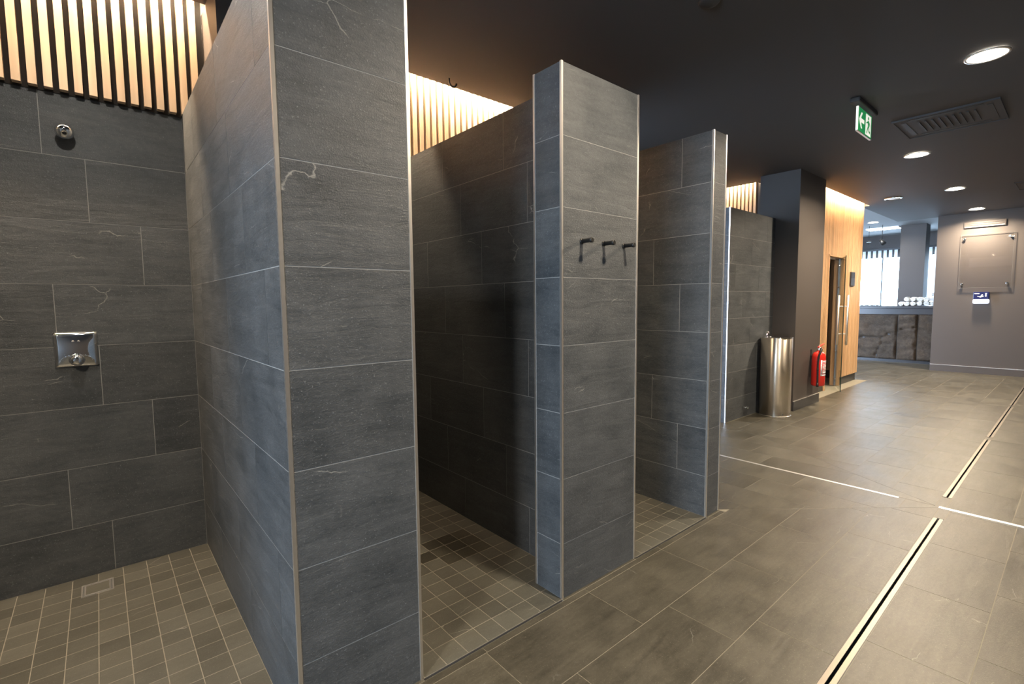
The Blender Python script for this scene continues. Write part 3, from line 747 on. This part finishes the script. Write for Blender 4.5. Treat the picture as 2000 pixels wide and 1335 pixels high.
# ------------------------------------------------------------------ ceiling things
def cassette(x0, x1, y0, y1, label):
    o = empty('ceiling_cassette', ((x0+x1)/2, (y0+y1)/2, ZC), label, 'air conditioner', 'square ceiling cassettes')
    b = MB(); w = .012; z = ZC
    b.box(x0, x1, y0, y0+w, z-.014, z); b.box(x0, x1, y1-w, y1, z-.014, z); b.box(x0, x0+w, y0+w, y1-w, z-.014, z); b.box(x1-w, x1, y0+w, y1-w, z-.014, z); b.build('rim', 'ceil', o)
    MB().box(x0+w, x1-w, y0+w, y1-w, z-.008, z-.001).build('panel', 'ceil', o)
    n = 9; m_ = .16
    for k in range(n):
        yy = y0+m_+(y1-y0-2*m_)*k/(n-1)
        piece('louvre', o, ((x0+x1)/2, yy, z-.012), (x1-x0-2*m_, .012, .008), 'paint_dk')
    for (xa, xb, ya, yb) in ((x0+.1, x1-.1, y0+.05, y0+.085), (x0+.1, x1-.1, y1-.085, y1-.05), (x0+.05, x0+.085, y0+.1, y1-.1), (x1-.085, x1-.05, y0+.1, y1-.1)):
        piece('painted_air_slot', o, ((xa+xb)/2, (ya+yb)/2, z-.0095), (xb-xa, yb-ya, .003), 'paint_dk')  # near-black strips paint in the shade of the open air slots
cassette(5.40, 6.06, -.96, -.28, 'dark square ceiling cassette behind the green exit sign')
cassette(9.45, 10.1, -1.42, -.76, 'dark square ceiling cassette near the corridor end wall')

o = empty('exit_sign', (4.78, -.24, ZC), 'green lit exit sign with arrow hung from the ceiling', 'exit sign')
MB().bbox(4.52, 5.02, -.275, -.205, ZC-.035, ZC, .01).build('mount', 'paint_dk', o)
X0, X1, Z0, Z1 = 4.605, 4.965, 2.672, 2.852
pl = MB().box(X0, X1, -.246, -.234, Z0, Z1).build('plate', 'green', o)
MB().box(X0-.012, X0, -.247, -.233, Z0, Z1).build('end_strip', 'sign_white', o)
MB().box(X0-.012, X1, -.2475, -.2325, Z0-.006, Z0).build('bottom_strip', 'trim', o)
def flat(poly, y, name, mat, par, flip=False):
    n = len(poly); vs_ = [(X0+a, y, Z0+c_) for a, c_ in poly]+[(X0+a, y+.0008, Z0+c_) for a, c_ in poly]
    MB().add(vs_, [tuple(range(n)), tuple(range(2*n-1, n-1, -1))]+[(i, n+i, n+(i+1) % n, (i+1) % n) for i in range(n)]).build(name, mat, par)
flat([(.020, .090), (.075, .150), (.105, .150), (.068, .105), (.155, .105), (.155, .075), (.068, .075), (.105, .030), (.075, .030)], -.2470, 'arrow', 'sign_white', pl)
flat([(.195, .010), (.335, .010), (.335, .170), (.195, .170)], -.2470, 'doorway', 'sign_white', pl)
c_ = (.262, .143); flat([(c_[0]+.014*math.cos(t*PI/6), c_[1]+.014*math.sin(t*PI/6)) for t in range(12)], -.2476, 'figure', 'green', pl)
flat([(.248, .125), (.276, .125), (.286, .085), (.270, .070), (.252, .080)], -.2476, 'figure', 'green', pl)
flat([(.205, .098), (.212, .108), (.232, .112), (.250, .124), (.256, .112), (.236, .100)], -.2476, 'figure', 'green', pl)
flat([(.272, .124), (.298, .112), (.312, .090), (.304, .086), (.290, .102), (.270, .108)], -.2476, 'figure', 'green', pl)
flat([(.252, .082), (.268, .076), (.250, .052), (.232, .020), (.218, .026), (.236, .058)], -.2476, 'figure', 'green', pl)
flat([(.266, .080), (.284, .084), (.292, .054), (.318, .046), (.314, .032), (.278, .040)], -.2476, 'figure', 'green', pl)

o = empty('ceiling_speaker', (9.38, .53, ZC), 'round chrome-rimmed ceiling fitting, unlit, near the timber slatted wall', 'ceiling fitting')
MB().lathe([(.115, 0), (.115, -.010), (.092, -.016), (.086, -.006)], (9.38, .53, ZC), 'z', 40).build('rim', 'chrome', o)
MB().lathe([(.086, -.001), (.080, -.010), (.02, -.014)], (9.38, .53, ZC), 'z', 40).build('cover', 'white', o)
o = empty('ceiling_sensor', (2.50, -.13, ZC), 'small dark round ceiling sensor over the slim partition', 'sensor')
MB().lathe([(.055, 0), (.055, -.010), (.045, -.022), (.015, -.030)], (2.50, -.13, ZC), 'z', 32).build('housing', 'paint_dk', o)
o = empty('ceiling_hook', (1.97, 1.46, ZC), 'small dark hook under the ceiling by the shower slats', 'hook')
MB().tube([(1.945, 1.46, ZC), (1.945, 1.46, ZC-.02)]+arc((1.975, 1.46, ZC-.02), .03, PI, 2*PI, 10, (1, 0, 0), (0, 0, 1)), .006, 8).build('wire', 'black', o)

# ------------------------------------------------------------------ corridor end wall things
XW = 12.1
o = empty('glass_panel', (XW-.03, -.27, 1.55), 'clear square glass notice panel on chrome studs on the end wall', 'glass panel')
MB().box(XW-.036, XW-.028, -.61, .068, 1.552, 2.505).build('pane', 'glass_clear', o)
b = MB(); b.box(XW-.0361, XW-.0279, -.612, -.610, 1.552, 2.505); b.box(XW-.0361, XW-.0279, .068, .070, 1.552, 2.505); b.box(XW-.0361, XW-.0279, -.612, .070, 1.549, 1.552); b.box(XW-.0361, XW-.0279, -.612, .070, 2.505, 2.508); b.build('pane_edge', 'pane_edge', o)
for y_ in (.02, -.56):
    for z_ in (1.62, 2.43):
        MB().lathe([(.014, -.0005), (.014, -.028), (.020, -.036), (.020, -.044), (.012, -.048)], (XW, y_, z_), 'x', 20).build('stud', 'chrome', o)
o = empty('sanitiser_dispenser', (XW, -.25, 1.27), 'wall dispenser with navy front and glowing white lower panel under the glass notice', 'dispenser')
MB().bbox(XW-.09, XW, -.348, -.145, 1.345, 1.476, .006).build('housing', 'blue_screen', o)
MB().bbox(XW-.095, XW-.002, -.352, -.141, 1.270, 1.345, .018).build('light_panel', 'glow_white', o)
def yz(poly, name, par, mat='sign_white', x=XW-.0905):
    n = len(poly); vs_ = [(x, -a, c_) for a, c_ in poly]+[(x+.0006, -a, c_) for a, c_ in poly]
    MB().add(vs_, [tuple(range(n)), tuple(range(2*n-1, n-1, -1))]+[(i, (i+1) % n, n+(i+1) % n, n+i) for i in range(n)]).build(name, mat, par)
yz([(.160, 1.440), (.225, 1.440), (.225, 1.452), (.160, 1.452)], 'lettering', o)
yz([(.300, 1.395), (.318, 1.395), (.318, 1.440), (.326, 1.452), (.296, 1.452), (.304, 1.440)], 'bottle_icon', o)
yz([(.195, 1.400), (.210, 1.392), (.240, 1.378), (.275, 1.392), (.285, 1.402), (.262, 1.405), (.272, 1.430), (.258, 1.432), (.244, 1.402), (.225, 1.398)], 'hand_icon', o)
o = empty('air_vent', (XW, -.23, 2.63), 'slim metal air vent high on the end wall', 'air vent')
MB().bbox(XW-.03, XW, -.50, .04, 2.625, 2.73, .004).build('frame', 'paint', o)
for k in range(3): piece('vent_slat', o, (XW-.033, -.23, 2.64+k*.032), (.010, .50, .010), 'paint' if k else 'trim')

# ------------------------------------------------------------------ lounge: counter, towels, column, window
CXF = 13.1
o = empty('reception_counter', (CXF, 1.5, 0), 'split-stone faced counter with dark top in front of the bright window', 'counter')
MB().box(CXF+.06, CXF+.62, .31, 3.2, .0, .08).build('plinth', 'plinth', o)
MB().box(CXF+.06, CXF+.62, .31, 3.2, .08, 1.16).build('carcass', 'plinth', o)
MB().bbox(CXF-.02, CXF+.70, .305, 3.2, 1.165, 1.215, .004).build('worktop', 'plinth', o)
MB().box(CXF+.02, CXF+.06, .31, 3.2, 1.04, 1.165).build('apron', 'plinth', o)
from mathutils import noise as mn
crack = [[(2.05, .40), (1.75, .52), (1.60, .53), (1.42, .51), (1.30, .60), (1.05, .72), (.86, .76), (.70, .70)], [(1.42, .51), (1.40, .40), (1.47, .28), (1.50, .10)], [(.86, .76), (.84, .4), (.86, .1)]]
def dseg(p_, a, b_):
    ax, ay = a; bx, by = b_; t = max(0, min(1, ((p_[0]-ax)*(bx-ax)+(p_[1]-ay)*(by-ay))/((bx-ax)**2+(by-ay)**2)))
    return math.hypot(p_[0]-ax-t*(bx-ax), p_[1]-ay-t*(by-ay))
for (y0, y1) in ((.31, .80), (.81, 1.14), (1.15, 2.1), (2.11, 3.2)):
    nx, nz = max(12, int((y1-y0)/.028)), 36; vs_ = []
    for j in range(nz+1):
        for i in range(nx+1):
            y_ = y0+(y1-y0)*i/nx; z_ = .06+.98*j/nz
            h_ = .052*mn.fractal(Vector((y_*3.2, z_*4.5, y0*7)), .8, 2.0, 6)+.02
            for cl in crack:
                for a, b_ in zip(cl[:-1], cl[1:]):
                    dd = dseg((y_, z_), a, b_)
                    if dd < .028: h_ -= .045*(1-dd/.028)
            e_ = min(i, nx-i, j, nz-j); h_ = h_ if e_ > 0 else -.03
            vs_.append((CXF+.02-h_, y_, z_))
    fs_ = [(j*(nx+1)+i, j*(nx+1)+i+1, (j+1)*(nx+1)+i+1, (j+1)*(nx+1)+i) for j in range(nz) for i in range(nx)]
    MB().add(vs_, fs_, True).build('stone_panel', 'stone_rough', o)

def towel(y_, z_, x0, k):
    r = .052; L_ = .26
    b = MB(); n = 44; pr = []
    for i in range(n+1):
        t = i/n*2.6*2*PI; rr = .010+(r-.010)*i/n; pr.append((rr*math.cos(t+k), rr*math.sin(t+k), rr))
    th = .013; vs_ = []
    for x in (x0, x0+.006, x0+L_-.006, x0+L_):
        s_ = .82 if x in (x0, x0+L_) else 1
        for (a, c_, rr) in pr:
            l = math.hypot(a, c_)
            vs_.append((x, y_+a, z_+c_)); vs_.append((x, y_+a*(l-th*s_)/l, z_+c_*(l-th*s_)/l))
    m_ = 2*(n+1); fs_ = []
    for j in range(3):
        for i in range(n):
            a = j*m_+2*i
            fs_.append((a, a+2, a+m_+2, a+m_)); fs_.append((a+1, a+m_+1, a+m_+3, a+3))
    for j in (0, 3):
        for i in range(n):
            a = j*m_+2*i; fs_.append((a, a+1, a+3, a+2))
    for i in (0, n):
        for j in range(3):
            a = j*m_+2*i; fs_.append((a, a+m_, a+m_+1, a+1))
    b.add(vs_, fs_, True)
    return b
TZ = 1.215
k = 0
for rowi, (n_, ys) in enumerate([(7, 1.12), (6, 1.02), (2, .58)]):
    for i in range(n_):
        y_ = ys-.106*i
        if y_ < .36: continue
        k += 1
        lab = ['rolled white towel in the bottom row on the stone counter', 'rolled white towel in the second row of the towel pile', 'rolled white towel on top of the towel pile'][rowi]
        towel(y_, TZ+.052+rowi*.091, CXF+.08+random.uniform(-.01, .01), k*1.3).build('rolled_towel', 'towel', label=lab, cat='towel', group='rolled towels on the counter')
o = empty('leaf_tray', (CXF+.2, 1.66, TZ), 'low dark tray of dark leaves at the end of the counter', 'tray')
MB().bbox(CXF+.1, CXF+.3, 1.50, 1.86, TZ, TZ+.018, .004).build('tray', 'black', o)
for i in range(9):
    x, y_ = CXF+.13+random.random()*.14, 1.53+.036*i; a = random.uniform(0, 6.28)
    b = MB(); l = .05; d_ = Vector((math.cos(a), math.sin(a), .35)); s_ = Vector((-math.sin(a), math.cos(a), 0))*.016
    p0 = Vector((x, y_, TZ+.018))
    b.add([p0, p0+d_*l*.5+s_, p0+d_*l, p0+d_*l*.5-s_, p0+d_*l*.5+Vector((0, 0, .006))], [(0, 1, 4), (1, 2, 4), (2, 3, 4), (3, 0, 4), (0, 3, 2, 1)])
    b.build('leaf', 'paint_dk', o)
MB().box(14.2, 14.62, .93, 1.385, 0, 3.05).build('wall_pillar', 'paint', kind='structure', label='dark square pillar behind the counter between the bright windows')
# window wall
b = MB(); b.box(16.0, 16.15, .18, 4.2, 0, 1.0); b.box(16.0, 16.15, .18, 4.2, 2.5, 3.1); b.box(16.0, 16.15, .18, .40, 1.0, 2.5); b.box(16.0, 16.15, 3.8, 4.2, 1.0, 2.5); b.build('wall_window', 'paint', kind='structure')
w2 = empty('window_2', (16.07, 2.1, 1.0), 'bright lounge window behind white vertical blinds', None, None, 'structure')
MB().box(16.07, 16.076, .4, 3.8, 1.0, 2.5).build('pane', 'glass', w2)
f = MB()
for yy in (.4, 1.25, 2.1, 2.95, 3.77): f.box(16.05, 16.10, yy, yy+.03, 1.0, 2.5)
f.box(16.05, 16.10, .4, 3.8, 1.0, 1.03); f.box(16.05, 16.10, .4, 3.8, 2.47, 2.5); f.build('window_frame', 'black', w2)
vb = empty('vertical_blind', (15.85, 2.1, .95), 'white vertical blind strips hanging over the lounge window', 'blind')
MB().box(15.84, 15.9, .35, 3.85, 2.66, 2.70).build('head_rail', 'black', vb)
b = MB()
for yy in (.6, 1.5, 2.4, 3.3): b.box(15.89, 16.0, yy, yy+.03, 2.67, 2.69)
b.build('rail_bracket', 'black', vb)
for i in range(30):
    yy = .42+i*.115
    o_ = piece('blind_strip', vb, (15.87, yy, 1.80), (.004, .072, 1.70), 'blind'); o_.rotation_euler.z = -.25
    o_.location = Vector((15.87, yy, 1.80))-vb.location
# lounge ceiling fittings
downlight(13.1, 1.66, 'bright downlight in the lounge ceiling', 40, .085, 'round ceiling downlights', 3.05, 160, (1, .97, .92))
o = empty('linear_lamp', (14.3, 1.72, 3.05), 'slatted linear lamp on the lounge ceiling', 'lamp')
MB().box(14.15, 14.45, 1.42, 2.05, 3.02, 3.05).build('housing', 'trim', o)
for i in range(7): piece('louvre_cell', o, (14.3, 1.46+i*.09, 3.017), (.26, .06, .008), 'cool_lamp')
o = empty('ceiling_pendant', (13.7, 1.87, 3.05), 'thin dark hanging sensor under the lounge ceiling', 'sensor')
MB().tube([(13.7, 1.87, 3.05), (13.7, 1.87, 2.62)], .004, 8).build('stem', 'black', o)
MB().lathe([(.045, 2.68), (.045, 2.70), (.015, 2.715)], (13.7, 1.87, 0), 'z', 20).build('disc', 'black', o)
o = empty('ceiling_spotlight', (13.7, 1.62, 3.05), 'small dark adjustable spotlight under the lounge ceiling', 'spotlight')
MB().tube([(13.7, 1.62, 3.05), (13.7, 1.62, 2.70)], .006, 8).build('arm', 'black', o)
MB().lathe([(.05, -.07), (.045, .03), (.02, .07)], (13.7, 1.62, 2.67), Vector((.3, .6, .7)), 20).build('head', 'black', o)
